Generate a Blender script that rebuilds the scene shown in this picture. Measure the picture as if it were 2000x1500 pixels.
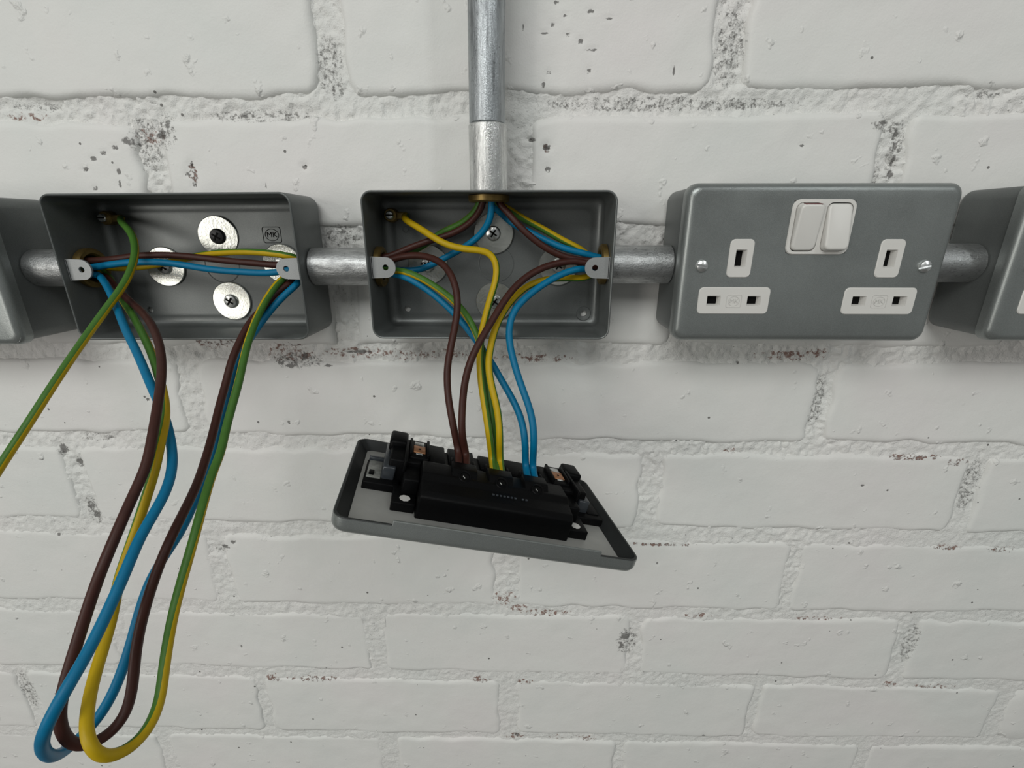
import bpy, bmesh, math, random
import numpy as np
from mathutils import Matrix, Vector

for o in list(bpy.data.objects):
    bpy.data.objects.remove(o)
S = bpy.context.scene
C = S.collection
random.seed(7)
rng = np.random.default_rng(7)

# ------------------------------------------------------------------ camera
FOC, CX, CD, CZ = 903.95, 0.1189, 0.3094, -0.0713
YAW, PITCH, ROLL = -0.0171, 0.3209, 0.0005
def cam_axes():
    cy, sy, cp, sp = math.cos(YAW), math.sin(YAW), math.cos(PITCH), math.sin(PITCH)
    f = np.array([sy*cp, cp*cy, -sp]); r = np.array([cy, -sy, 0.0]); u = np.cross(r, f)
    cr, sr = math.cos(ROLL), math.sin(ROLL)
    return np.array([cr*r + sr*u, -sr*r + cr*u, f])
AX = cam_axes()
cd = bpy.data.cameras.new('camera'); cam = bpy.data.objects.new('camera', cd); C.objects.link(cam)
cd.sensor_width = 36.0; cd.lens = FOC/2000*36.0; cd.clip_start = 0.005; cd.clip_end = 50
m = Matrix.Identity(4)
for i in range(3):
    m[i][0] = AX[0][i]; m[i][1] = AX[1][i]; m[i][2] = -AX[2][i]
m[0][3], m[1][3], m[2][3] = CX, -CD, CZ
cam.matrix_world = m
S.camera = cam

def at(px, py, Y):
    """photograph pixel (2000x1500) -> world point at distance Y from the wall face"""
    d = np.array([(px-1000)/FOC, -(py-750)/FOC, 1.0]) @ AX
    t = (CD + Y)/d[1]
    return np.array([CX, -CD, CZ]) + t*d

# ------------------------------------------------------------------ light
w = bpy.data.worlds.new('room_light'); S.world = w; w.use_nodes = True
w.node_tree.nodes['Background'].inputs[0].default_value = (0.97, 1.0, 0.98, 1)
w.node_tree.nodes['Background'].inputs[1].default_value = 0.20
def area(name, loc, target, sx, sy, power, col):
    l = bpy.data.lights.new(name, 'AREA'); l.shape = 'RECTANGLE'; l.size = sx; l.size_y = sy
    l.energy = power; l.color = col
    o = bpy.data.objects.new(name, l); C.objects.link(o); o.location = loc
    o.rotation_euler = (Vector(target)-Vector(loc)).to_track_quat('-Z', 'Y').to_euler()
    return o
area('ceiling_panel', (-0.40, -1.95, 1.25), (0.08, 0.0, -0.05), 1.6, 0.8, 27, (0.99, 1.0, 0.975))
area('window_daylight', (-1.55, -2.0, -0.05), (0.1, 0.0, -0.2), 0.9, 1.1, 16, (1.0, 0.965, 0.91))
area('ceiling_batten', (1.55, -1.55, 1.15), (0.1, 0.0, -0.1), 0.22, 1.2, 7, (0.97, 1.0, 1.0))
S.view_settings.view_transform = 'Standard'
S.view_settings.look = 'None'
S.view_settings.exposure = -0.13
S.view_settings.gamma = 1.0
S.view_settings.use_curve_mapping = False

# ------------------------------------------------------------------ materials
def new_mat(name):
    mt = bpy.data.materials.new(name); mt.use_nodes = True
    nt = mt.node_tree; b = nt.nodes['Principled BSDF']
    return mt, nt, b
def nd(nt, typ, **kw):
    n = nt.nodes.new(typ)
    for k, v in kw.items():
        if k in n.inputs: n.inputs[k].default_value = v
        else: setattr(n, k, v)
    return n
def noise(nt, scale, detail=4, rough=0.55, stretch=None, obj=False):
    tc = nd(nt, 'ShaderNodeTexCoord') if obj else nd(nt, 'ShaderNodeNewGeometry')
    src = tc.outputs['Object' if obj else 'Position']
    if stretch:
        mp = nd(nt, 'ShaderNodeMapping'); mp.inputs['Scale'].default_value = stretch
        nt.links.new(src, mp.inputs['Vector']); src = mp.outputs[0]
    n = nd(nt, 'ShaderNodeTexNoise'); n.inputs['Scale'].default_value = scale
    n.inputs['Detail'].default_value = detail; n.inputs['Roughness'].default_value = rough
    nt.links.new(src, n.inputs['Vector'])
    return n
def ramp(nt, src, stops):
    r = nd(nt, 'ShaderNodeValToRGB'); e = r.color_ramp.elements
    while len(e) < len(stops): e.new(0.5)
    for q, (p, c) in zip(e, stops):
        q.position = p; q.color = (c, c, c, 1) if isinstance(c, (int, float)) else (*c, 1)
    nt.links.new(src, r.inputs[0]); return r
def mix(nt, fac, a, b, typ='MIX'):
    mx = nd(nt, 'ShaderNodeMix'); mx.data_type = 'RGBA'; mx.blend_type = typ
    for s, v in ((mx.inputs[0], fac), (mx.inputs[6], a), (mx.inputs[7], b)):
        if isinstance(v, tuple): s.default_value = (*v, 1)
        elif isinstance(v, (int, float)): s.default_value = v
        else: nt.links.new(v, s)
    return mx.outputs[2]
def math_n(nt, op, a, b):
    n = nd(nt, 'ShaderNodeMath', operation=op)
    for s, v in zip(n.inputs, (a, b)):
        if isinstance(v, (int, float)): s.default_value = v
        else: nt.links.new(v, s)
    return n.outputs[0]
def bump(nt, b, h, strength, dist, prev=None):
    bp = nd(nt, 'ShaderNodeBump'); bp.inputs['Strength'].default_value = strength
    bp.inputs['Distance'].default_value = dist
    nt.links.new(h, bp.inputs['Height'])
    if prev: nt.links.new(prev, bp.inputs['Normal'])
    nt.links.new(bp.outputs[0], b.inputs['Normal']); return bp.outputs[0]

def simple(name, col, rough=0.5, metal=0.0, var=0.0, vscale=200, bmp=0.0, bscale=1500, spec=None):
    mt, nt, b = new_mat(name)
    b.inputs['Base Color'].default_value = (*col, 1)
    b.inputs['Roughness'].default_value = rough; b.inputs['Metallic'].default_value = metal
    if spec is not None: b.inputs['Specular IOR Level'].default_value = spec
    if var:
        n = noise(nt, vscale, 5)
        r = ramp(nt, n.outputs[0], [(0.3, tuple(c*(1-var) for c in col)), (0.7, tuple(min(1, c*(1+var)) for c in col))])
        nt.links.new(r.outputs[0], b.inputs['Base Color'])
    if bmp:
        n2 = noise(nt, bscale, 2)
        bump(nt, b, n2.outputs[0], bmp, 0.0004)
    return mt

def wall_paint(name, mortar):
    mt, nt, b = new_mat(name)
    big = noise(nt, 9, 3)
    c = ramp(nt, big.outputs[0], [(0.3, (0.70, 0.715, 0.69)), (0.5, (0.735, 0.735, 0.71)), (0.72, (0.745, 0.725, 0.71))]).outputs[0]
    # grime speckle and grey dirt held in the texture of the paint
    fine = noise(nt, 520, 4, 0.7)
    pits = ramp(nt, fine.outputs[0], [(0.30 if mortar else 0.2, 1.0), (0.38 if mortar else 0.26, 0.0)]).outputs[0]
    zone = ramp(nt, noise(nt, 14, 3).outputs[0], [(0.40, 0.0), (0.60, 1.0)]).outputs[0]
    pm = math_n(nt, 'MULTIPLY', pits, zone)
    c = mix(nt, math_n(nt, 'MULTIPLY', pm, 0.75), c, (0.10, 0.095, 0.09))
    # chipped / bare red brick and mortar, mapped per vertex, broken up by noise
    at_ = nd(nt, 'ShaderNodeAttribute'); at_.attribute_name = 'stain'
    sn = noise(nt, 330, 4, 0.65)
    sm = ramp(nt, math_n(nt, 'MULTIPLY', at_.outputs['Fac'], sn.outputs[0]), [(0.50, 0.0), (0.60, 1.0)]).outputs[0]
    c = mix(nt, math_n(nt, 'MULTIPLY', sm, 0.85), c, (0.17, 0.065, 0.04))
    dt = nd(nt, 'ShaderNodeAttribute'); dt.attribute_name = 'dirt_shade'  # real dirt, with shade of joints and pits painted in
    dn = noise(nt, 450, 4, 0.75)
    dm = ramp(nt, math_n(nt, 'MULTIPLY', dt.outputs['Fac'], dn.outputs[0]), [(0.47, 0.0), (0.62, 1.0)]).outputs[0]
    c = mix(nt, math_n(nt, 'MULTIPLY', dm, 0.8), c, (0.075, 0.07, 0.065))
    vo = nd(nt, 'ShaderNodeTexVoronoi'); vo.inputs['Scale'].default_value = 62
    nt.links.new(nd(nt, 'ShaderNodeNewGeometry').outputs['Position'], vo.inputs['Vector'])
    hole = math_n(nt, 'LESS_THAN', vo.outputs['Distance'], 0.055)  # pin holes are dark dots only, their shade put in the colour
    sel = nd(nt, 'ShaderNodeSeparateColor'); nt.links.new(vo.outputs['Color'], sel.inputs[0])
    hole = math_n(nt, 'MULTIPLY', hole, math_n(nt, 'GREATER_THAN', sel.outputs[0], 0.45))
    c = mix(nt, math_n(nt, 'MULTIPLY', hole, 0.8), c, (0.05, 0.045, 0.04))
    nt.links.new(c, b.inputs['Base Color'])
    b.inputs['Roughness'].default_value = 0.55
    b.inputs['Specular IOR Level'].default_value = 0.3
    if mortar:
        p = bump(nt, b, noise(nt, 650, 3, 0.65).outputs[0], 0.7, 0.0010)
    else:
        p = bump(nt, b, noise(nt, 900, 2).outputs[0], 0.35, 0.0003)
        p = bump(nt, b, noise(nt, 60, 5, 0.5).outputs[0], 0.5, 0.0012, p)
        lump = ramp(nt, noise(nt, 75, 3, 0.5).outputs[0], [(0.655, 0.0), (0.74, 1.0)]).outputs[0]
        grain = noise(nt, 420, 3, 0.6).outputs[0]
        p = bump(nt, b, math_n(nt, 'MULTIPLY', lump, grain), 0.9, 0.0017, p)
        p = bump(nt, b, sm, 0.8, -0.0008, p)
    return mt
def box_paint(name, col, rough=0.42, metal=0.35):
    mt, nt, b = new_mat(name)
    n = noise(nt, 26, 4); n2 = noise(nt, 2600, 2)
    lo = tuple(x*0.9 for x in col); hi = tuple(x*1.1 for x in col)
    c = ramp(nt, n.outputs[0], [(0.3, lo), (0.7, hi)]).outputs[0]
    c = mix(nt, 0.25, c, ramp(nt, n2.outputs[0], [(0.3, tuple(x*0.6 for x in col)), (0.7, tuple(x*1.35 for x in col))]).outputs[0])
    nt.links.new(c, b.inputs['Base Color'])
    b.inputs['Metallic'].default_value = metal
    r = ramp(nt, n.outputs[0], [(0.3, rough-0.05), (0.7, rough+0.08)])
    nt.links.new(r.outputs[0], b.inputs['Roughness'])
    bump(nt, b, n2.outputs[0], 0.25, 0.0002)
    return mt
def galvanised(name, col, stretch, rough=0.33, dark=0.45):
    mt, nt, b = new_mat(name)
    n = noise(nt, 210, 7, 0.75, stretch); n2 = noise(nt, 420, 4, 0.7); n3 = noise(nt, 900, 3, 0.7)
    c = ramp(nt, n.outputs[0], [(0.33, tuple(x*dark for x in col)), (0.5, col), (0.66, tuple(min(1, x*1.3) for x in col))]).outputs[0]
    sp = ramp(nt, n2.outputs[0], [(0.31, 1.0), (0.40, 0.0)]).outputs[0]
    c = mix(nt, math_n(nt, 'MULTIPLY', sp, 0.55), c, (0.06, 0.06, 0.06))
    nt.links.new(c, b.inputs['Base Color']); b.inputs['Metallic'].default_value = 0.92
    r = ramp(nt, n.outputs[0], [(0.35, rough+0.18), (0.65, rough-0.08)])
    nt.links.new(r.outputs[0], b.inputs['Roughness'])
    p = bump(nt, b, n.outputs[0], 0.6, 0.0007)
    bump(nt, b, n3.outputs[0], 0.5, 0.0003, p)
    return mt

M = {
 'brick': wall_paint('painted_brick', False), 'mortar': wall_paint('painted_mortar', True),
 'box': box_paint('grey_box_paint', (0.135, 0.145, 0.142), 0.40, 0.45),
 'plate': box_paint('grey_plate_paint', (0.250, 0.268, 0.262), 0.33, 0.6),
 'lug': box_paint('grey_lug', (0.30, 0.31, 0.31), 0.45, 0.3),
 'inner_plate': simple('bare_aluminium', (0.42, 0.42, 0.40), 0.55, 0.35, 0.06, 120),
 'white': simple('white_plastic', (0.66, 0.65, 0.62), 0.32, 0, 0.02, 60),
 'whitelow': simple('white_plastic_shade', (0.56, 0.555, 0.53), 0.4),
 'black': simple('black_plastic', (0.0032, 0.0033, 0.0036), 0.45, 0, 0.1, 80, 0.15, 900, 0.09),
 'bluegrey': simple('blue_grey_plastic', (0.035, 0.04, 0.046), 0.25),
 'dark': simple('dark_recess', (0.004, 0.004, 0.004), 0.6, spec=0.1),
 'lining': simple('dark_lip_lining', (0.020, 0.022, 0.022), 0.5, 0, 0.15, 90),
 'window': simple('cloudy_clear_plastic', (0.20, 0.205, 0.19), 0.3, 0, 0.3, 260),
 'red': simple('red_plastic', (0.11, 0.003, 0.006), 0.4),
 'brown': simple('brown_insulation', (0.048, 0.0155, 0.0110), 0.46, 0, 0.12, 260, spec=0.25),
 'blue': simple('blue_insulation', (0.0, 0.145, 0.285), 0.45, 0, 0.06, 200, spec=0.25),
 'yellow': simple('yellow_insulation', (0.46, 0.31, 0.004), 0.46, 0, 0.06, 200, spec=0.25),
 'green': simple('green_insulation', (0.055, 0.150, 0.022), 0.46, 0, 0.08, 200, spec=0.25),
 'brass': simple('brass', (0.24, 0.165, 0.055), 0.42, 0.8, 0.2, 300),
 'copper': simple('copper', (0.50, 0.24, 0.12), 0.42, 0.75, 0.25, 400),
 'zinc': simple('zinc_washer', (0.58, 0.59, 0.55), 0.27, 0.95, 0.12, 160, 0.2, 700),
 'steel': simple('plated_steel', (0.60, 0.61, 0.60), 0.24, 1.0, 0.1, 300),
 'brightzinc': simple('bright_zinc', (0.85, 0.86, 0.85), 0.3, 1.0),
 'blackscrew': simple('black_screw', (0.02, 0.02, 0.021), 0.4, 0.4),
 'conduit': galvanised('galvanised_conduit', (0.40, 0.425, 0.44), (1, 1, 0.10), 0.32, 0.5),
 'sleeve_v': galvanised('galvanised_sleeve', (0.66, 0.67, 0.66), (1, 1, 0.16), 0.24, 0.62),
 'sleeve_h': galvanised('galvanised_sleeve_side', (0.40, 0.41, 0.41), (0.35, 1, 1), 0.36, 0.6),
 'concrete': simple('concrete_floor', (0.16, 0.155, 0.15), 0.8, 0, 0.2, 6),
}

# ------------------------------------------------------------------ builders
def mobj(name, verts, faces, mat, parent=None, smooth=True, sharp=None):
    me = bpy.data.meshes.new(name); me.from_pydata([tuple(map(float, v)) for v in verts], [], faces)
    return fin(name, me, mat, parent, smooth)
def fin(name, me, mat, parent=None, smooth=True, ang=35):
    for mm in (mat if isinstance(mat, (list, tuple)) else [mat]): me.materials.append(M[mm])
    if smooth:
        me.polygons.foreach_set('use_smooth', [True]*len(me.polygons))
        try: me.set_sharp_from_angle(angle=math.radians(ang))
        except Exception: pass
    me.update()
    o = bpy.data.objects.new(name, me); C.objects.link(o)
    if parent: o.parent = parent
    return o
def bm_obj(name, bm, mat, parent=None, smooth=True, ang=35):
    me = bpy.data.meshes.new(name)
    bmesh.ops.recalc_face_normals(bm, faces=bm.faces)
    bm.to_mesh(me); bm.free()
    return fin(name, me, mat, parent, smooth, ang)
def thing(name, label, cat, loc=(0, 0, 0), group=None, rot=None):
    o = bpy.data.objects.new(name, None); C.objects.link(o); o.location = loc
    o.empty_display_size = 0.02
    if rot is not None: o.rotation_euler = rot
    return tag(o, label, cat, group)
def tag(o, label, cat, group=None):
    o['label'] = label; o['category'] = cat
    if group: o['group'] = group
    return o
def rr(wd, h, r, y, n=6, cx=0, cz=0):
    """rounded rectangle ring in the local XZ plane"""
    r = max(min(r, wd/2-1e-5, h/2-1e-5), 1e-5); out = []
    for sx, sz, a0 in ((1, 1, 0), (-1, 1, 90), (-1, -1, 180), (1, -1, 270)):
        for k in range(n+1):
            a = math.radians(a0 + 90*k/n)
            out.append((cx+sx*(wd/2-r)+r*math.cos(a), y, cz+sz*(h/2-r)+r*math.sin(a)))
    return out
def loft(bm, rings, cap0=True, cap1=True):
    vs = [[bm.verts.new(p) for p in r] for r in rings]
    for a, b in zip(vs, vs[1:]):
        for i in range(len(a)):
            j = (i+1) % len(a); bm.faces.new((a[i], a[j], b[j], b[i]))
    if cap0: bm.faces.new(vs[0][::-1])
    if cap1: bm.faces.new(vs[-1])
    return vs
def lathe(bm, prof, org=(0, 0, 0), axis=(0, -1, 0), n=24, cap0=True, cap1=True):
    """prof: list of (radius, distance along axis)"""
    ax = Vector(axis).normalized(); e1 = ax.orthogonal().normalized(); e2 = ax.cross(e1)
    rings = []
    for r, h in prof:
        rings.append([Vector(org)+ax*h+(e1*math.cos(2*math.pi*k/n)+e2*math.sin(2*math.pi*k/n))*max(r, 1e-5) for k in range(n)])
    return loft(bm, rings, cap0, cap1)
def bbox(bm, x0, x1, y0, y1, z0, z1, bev=0.0, seg=2):
    t = bmesh.new()
    bmesh.ops.create_cube(t, size=1.0)
    bmesh.ops.scale(t, vec=(x1-x0, y1-y0, z1-z0), verts=t.verts)
    bmesh.ops.translate(t, vec=((x0+x1)/2, (y0+y1)/2, (z0+z1)/2), verts=t.verts)
    if bev: bmesh.ops.bevel(t, geom=t.edges[:], offset=bev, segments=seg, affect='EDGES', profile=0.5)
    me = bpy.data.meshes.new('t'); t.to_mesh(me); t.free(); bm.from_mesh(me); bpy.data.meshes.remove(me)
def prism(bm, prof, x0, x1, bev=0.0):
    """profile list of (y,z) extruded along x"""
    t = bmesh.new()
    a = [t.verts.new((x0, y, z)) for y, z in prof]; b = [t.verts.new((x1, y, z)) for y, z in prof]
    t.faces.new(a); t.faces.new(b[::-1])
    for i in range(len(a)):
        j = (i+1) % len(a); t.faces.new((a[j], a[i], b[i], b[j]))
    bmesh.ops.recalc_face_normals(t, faces=t.faces)
    if bev: bmesh.ops.bevel(t, geom=t.edges[:], offset=bev, segments=2, affect='EDGES', profile=0.5)
    me = bpy.data.meshes.new('t'); t.to_mesh(me); t.free(); bm.from_mesh(me); bpy.data.meshes.remove(me)
def holed(bm, outer, holes, y):
    """flat face (normal along y) with holes; returns hole vertex loops"""
    loops = []; edges = []
    for lp in [outer]+holes:
        vs = [bm.verts.new((p[0], y, p[2])) for p in lp]; loops.append(vs)
        for i in range(len(vs)): edges.append(bm.edges.new((vs[i], vs[(i+1) % len(vs)])))
    bmesh.ops.triangle_fill(bm, use_beauty=True, use_dissolve=False, edges=edges)
    return loops
def bridge(bm, a, b):
    for i in range(len(a)):
        j = (i+1) % len(a); bm.faces.new((a[i], a[j], b[j], b[i]))
def cut(o, cutters):
    """boolean the cutters (list of bmesh) out of mesh object o and bake it"""
    tmp = []
    for c in cutters:
        me = bpy.data.meshes.new('c'); bmesh.ops.recalc_face_normals(c, faces=c.faces); c.to_mesh(me); c.free()
        k = bpy.data.objects.new('c', me); C.objects.link(k); tmp.append(k)
        if o.parent: k.parent = o.parent
        md = o.modifiers.new('b', 'BOOLEAN'); md.operation = 'DIFFERENCE'; md.solver = 'EXACT'; md.object = k
    bpy.context.view_layer.update()
    dg = bpy.context.evaluated_depsgraph_get()
    me = bpy.data.meshes.new_from_object(o.evaluated_get(dg), depsgraph=dg)
    o.modifiers.clear(); old = o.data; o.data = me; bpy.data.meshes.remove(old)
    for k in tmp: bpy.data.objects.remove(k)
    me.polygons.foreach_set('use_smooth', [True]*len(me.polygons))
    try: me.set_sharp_from_angle(angle=math.radians(35))
    except Exception: pass
_text = {}
def text_mesh(s, size, depth):
    """flat lettering as raised mesh in local XZ facing -Y, centred"""
    cu = bpy.data.curves.new('t', 'FONT'); cu.body = s; cu.size = size; cu.extrude = depth
    cu.align_x = 'CENTER'; cu.align_y = 'CENTER'; cu.resolution_u = 2
    o = bpy.data.objects.new('t', cu); C.objects.link(o); bpy.context.view_layer.update()
    me = bpy.data.meshes.new_from_object(o.evaluated_get(bpy.context.evaluated_depsgraph_get()))
    bpy.data.objects.remove(o); bpy.data.curves.remove(cu)
    me.transform(Matrix.Rotation(math.pi/2, 4, 'X'))
    return me

# ------------------------------------------------------------------ wall
def vnoise(x, y, cell, seed):
    r = np.random.default_rng(seed); G = r.random((257, 257))
    u = x/cell+1000.3; v = y/cell+1000.7
    i = np.floor(u).astype(int); j = np.floor(v).astype(int); fu = u-i; fv = v-j
    fu = fu*fu*(3-2*fu); fv = fv*fv*(3-2*fv)
    g = lambda a, b: G[a % 257, b % 257]
    return (g(i, j)*(1-fu)+g(i+1, j)*fu)*(1-fv)+(g(i, j+1)*(1-fu)+g(i+1, j+1)*fu)*fv - 0.5
# measured bed joints (pixels) and cross joints
BEDS = {0: [(100, 208), (400, 214), (800, 206), (1100, 200), (1500, 198), (1900, 187)], 1: [(665, 462), (1260, 463)],
        2: [(560, 690), (1600, 692)], 3: [(60, 855), (500, 868), (1300, 877), (1800, 880)],
        4: [(100, 1022), (400, 1037), (1350, 1048), (1850, 1052)], 5: [(60, 1180), (340, 1190), (1000, 1192), (1300, 1200), (1800, 1205)],
        6: [(80, 1300), (350, 1318), (900, 1328), (1300, 1330), (1800, 1333)], 7: [(330, 1432), (1000, 1440), (1500, 1447), (1900, 1452)]}
bed = {}
for j, ps in BEDS.items():
    P = np.array([at(x, y, 0) for x, y in ps])
    if len(ps) > 2: b_, a_ = np.polyfit(P[:, 0], P[:, 2], 1)
    else: b_, a_ = 0.0, P[:, 2].mean()
    bed[j] = (a_, b_*0.85)
for j in range(-3, 0): bed[j] = (bed[0][0]-0.0755*j, bed[0][1]*0.7)
for j in range(8, 11): bed[j] = (bed[7][0]-0.0755*(j-7), bed[7][1]*0.8)
BEDH = {-3: 12, -2: 12, -1: 12, 0: 11.5, 1: 12, 2: 11, 3: 9.5, 4: 11, 5: 7.5, 6: 7.5, 7: 6.5, 8: 8, 9: 9, 10: 9}
CROSS = {0: [(645, 100, 15.5), (1432, 100, 16.5)], 1: [(293, 320, 14), (1012, 300, 14), (1742, 300, 14)],
         3: [(368, 765, 13), (990, 770, 10), (1612, 780, 11)], 4: [(158, 960, 12), (720, 960, 11), (1270, 960, 13), (1898, 965, 13)],
         5: [(434, 1120, 11), (988, 1145, 15), (1545, 1135, 6)], 6: [(226, 1230, 11), (735, 1255, 10), (1240, 1265, 11), (1770, 1260, 13)],
         7: [(60, 1370, 10), (520, 1385, 8), (993, 1380, 14), (1473, 1390, 6), (1950, 1400, 11)],
         8: [(325, 1470, 10), (762, 1470, 13), (1210, 1475, 9), (1686, 1480, 8)]}
XLO, XHI = -0.80, 1.02
rows = {}
for c in range(-2, 11):
    if c in CROSS:
        js = [(at(x, y, 0)[0], w_/1000) for x, y, w_ in CROSS[c]]
    else:
        base = {2: 0.001, -1: 0.115, 9: 0.112, -2: 0.004, 10: -0.003}[c]; js = [(base, 0.012), (base+0.225, 0.012)]
    while js[0][0] > XLO: js.insert(0, (js[0][0]-0.224, 0.012))
    while js[-1][0] < XHI: js.append((js[-1][0]+0.225, 0.012))
    rows[c] = js
def bedz(j, x): return bed[j][0]+bed[j][1]*x
# chipped patches (pixels): x, y, half-length, half-height
STAIN = [(700, 690, 90, 10), (560, 690, 50, 20), (415, 668, 40, 14), (800, 695, 60, 9), (880, 692, 50, 8), (1040, 700, 90, 7), (1545, 696, 80, 9), (1600, 690, 25, 10),
         (1430, 881, 25, 4), (1790, 895, 60, 5), (1875, 905, 25, 7), (1850, 1071, 30, 5), (1965, 1075, 35, 5), (1285, 1065, 80, 3), (1010, 1188, 22, 7),
         (1065, 1199, 55, 6), (1365, 1205, 30, 4), (1600, 1211, 60, 3), (530, 1327, 14, 8), (610, 1328, 55, 4), (940, 1329, 20, 6), (1025, 1333, 18, 5), (985, 1170, 25, 14),
         (1005, 1440, 25, 5), (1085, 1443, 18, 4), (1145, 1443, 25, 6), (1740, 1340, 15, 5), (1830, 1343, 45, 4), (290, 262, 35, 16), (375, 340, 8, 22), (595, 325, 5, 4), (1068, 288, 8, 8), (40, 225, 50, 8)]
PITS = [(x, y, a, b, 1.5) for x, y, a, b in (  # pits and cracks, their shade painted as dark marks
    (1110, 66, 8, 3), (1135, 78, 4, 6), (1155, 20, 8, 4), (1190, 35, 7, 3), (1062, 64, 9, 3), (1080, 46, 3, 6), (1086, 4, 7, 3), (1072, 140, 3, 6), (1151, 137, 3, 9), (1317, 137, 3, 10),
    (1061, 164, 4, 8), (1155, 97, 12, 3), (1105, 30, 4, 3), (1021, 50, 2, 7), (1070, 330, 4, 6), (1068, 287, 8, 7), (1040, 272, 9, 4), (1569, 283, 5, 4), (165, 330, 7, 4), (180, 310, 7, 5), (200, 298, 9, 3),
    (222, 288, 7, 4), (230, 335, 3, 12), (232, 360, 3, 10), (185, 368, 6, 4), (372, 322, 4, 8), (365, 340, 6, 4), (378, 360, 3, 9), (595, 325, 5, 5), (518, 362, 3, 5), (245, 275, 10, 7), (310, 262, 10, 12), (322, 240, 5, 10),
    (1757, 262, 3, 10), (1756, 285, 4, 8), (1752, 312, 3, 12), (1746, 340, 4, 9), (1730, 240, 14, 4), (118, 880, 6, 9), (150, 904, 7, 5), (172, 990, 7, 9), (185, 1008, 7, 7), (112, 1045, 4, 4), (440, 1070, 9, 4), (454, 1060, 6, 4),
    (565, 715, 14, 3), (545, 708, 9, 3), (590, 700, 4, 9), (1222, 1246, 12, 5), (1214, 1262, 4, 8), (1284, 1101, 3, 3), (1686, 950, 4, 2), (1443, 710, 3, 3), (1010, 1440, 5, 3), (1375, 1439, 3, 3), (563, 826, 4, 4),
    (640, 715, 9, 3), (700, 690, 30, 3), (470, 1265, 3, 3), (287, 781, 3, 3), (1338, 850, 0, 0)) if a]
DIRT_SHADE = [(320, 255, 22, 40), (640, 120, 25, 60), (645, 165, 25, 30), (280, 280, 30, 60), (500, 225, 120, 12), (665, 460, 40, 22), (1330, 460, 40, 20), (1430, 90, 30, 90), (1755, 290, 14, 60),  # dirt, and joint shade painted along with it
        (580, 705, 55, 16), (1225, 1255, 22, 28), (118, 882, 10, 14), (150, 905, 10, 10), (180, 1000, 16, 30), (430, 1075, 14, 8), (185, 855, 40, 8), (1715, 350, 8, 40), (1600, 790, 14, 60),
        (1900, 950, 20, 55), (1780, 1260, 14, 40), (1070, 330, 4, 6), (1940, 162, 14, 5), (1930, 183, 40, 6), (50, 1350, 14, 40), *PITS, (1740, 245, 40, 12), (60, 205, 60, 6), (1300, 200, 300, 14)]
def blobs(lst):
    out = []
    for x, y, a, b, *wt in lst:
        p = at(x, y, 0); q = at(x+a, y, 0); r = at(x, y-b, 0)
        out.append((p[0], p[2], abs(q[0]-p[0])*1.25+0.001, abs(r[2]-p[2])*1.3+0.001, wt[0] if wt else 1.0) if not wt else (p[0], p[2], abs(q[0]-p[0])+0.0004, abs(r[2]-p[2])+0.0004, wt[0]))
    return out
STW, DTW = blobs(STAIN), blobs(DIRT_SHADE)
def mask(x, z, lst):
    v = np.zeros_like(x)
    for cx, cz, a, b, wt in lst:
        d = ((x-cx)/a)**2+((z-cz)/b)**2
        v = np.maximum(v, np.clip(1.25-d*0.75, 0, 1)*wt)
    return v
def set_attr(me, name, vals):
    a = me.attributes.new(name, 'FLOAT', 'POINT'); a.data.foreach_set('value', np.asarray(vals, dtype=np.float32))

# distance of any wall point to the nearest brick (for trimming the mortar to the joints)
brick_quads = []
for c, js in rows.items():
    for (xa, wa), (xb, wb) in zip(js, js[1:]):
        jx = rng.normal(0, 0.0008, 2)
        x0, x1 = xa+wa/2+jx[0], xb-wb/2+jx[1]
        ht, hb = BEDH[c-1]/2000, BEDH[c]/2000
        e = rng.normal(0, 0.0007, 4)
        brick_quads.append((c, x0, x1, bedz(c-1, x0)-ht+e[0], bedz(c-1, x1)-ht+e[1], bedz(c, x0)+hb+e[2], bedz(c, x1)+hb+e[3]))

step = 0.00115
gx = np.arange(-0.44, 0.64, step); gz = np.arange(-0.64, 0.085, step)
X, Z = np.meshgrid(gx, gz, indexing='ij')
inside = np.full(X.shape, -1.0)                       # how far under a brick a point lies
for c, x0, x1, t0, t1, b0, b1 in brick_quads:
    s = (X-x0)/(x1-x0); t = t0+(t1-t0)*s; b = b0+(b1-b0)*s
    inside = np.maximum(inside, np.minimum(np.minimum(X-x0, x1-X), np.minimum(t-Z, Z-b)))
rec = np.interp(Z, [-0.55, -0.30, -0.12, 0.05], [0.0016, 0.0018, 0.0026, 0.0032])   # joints are deeper higher up
rec = rec+vnoise(X, Z, 0.07, 3)*0.0016
amp = np.interp(Z, [-0.55, -0.30, -0.12, 0.05], [0.65, 0.9, 1.4, 1.7])*(1+vnoise(X, Z, 0.09, 9)*0.9)
Y = rec+amp*(vnoise(X, Z, 0.006, 4)*0.0010+vnoise(X, Z, 0.0028, 5)*0.0012+vnoise(X, Z, 0.0016, 6)*0.0007)
Y = np.clip(Y, -0.0002, 0.01)
dirt_shade = mask(X, Z, DTW); Y = Y+dirt_shade*0.0009
keep = inside < 0.004
cell = keep[:-1, :-1] | keep[1:, 1:] | keep[1:, :-1] | keep[:-1, 1:]
use = np.zeros_like(keep)
use[:-1, :-1] |= cell; use[1:, 1:] |= cell; use[1:, :-1] |= cell; use[:-1, 1:] |= cell
idx = np.full(X.shape, -1); idx[use] = np.arange(use.sum())
ii, jj = np.nonzero(cell)
F = np.stack([idx[ii, jj], idx[ii+1, jj], idx[ii+1, jj+1], idx[ii, jj+1]], 1).astype(np.int32)
V = np.stack([X[use], Y[use], Z[use]], 1).astype(np.float32)
me = bpy.data.meshes.new('wall_back')
me.vertices.add(len(V)); me.vertices.foreach_set('co', V.ravel())
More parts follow.
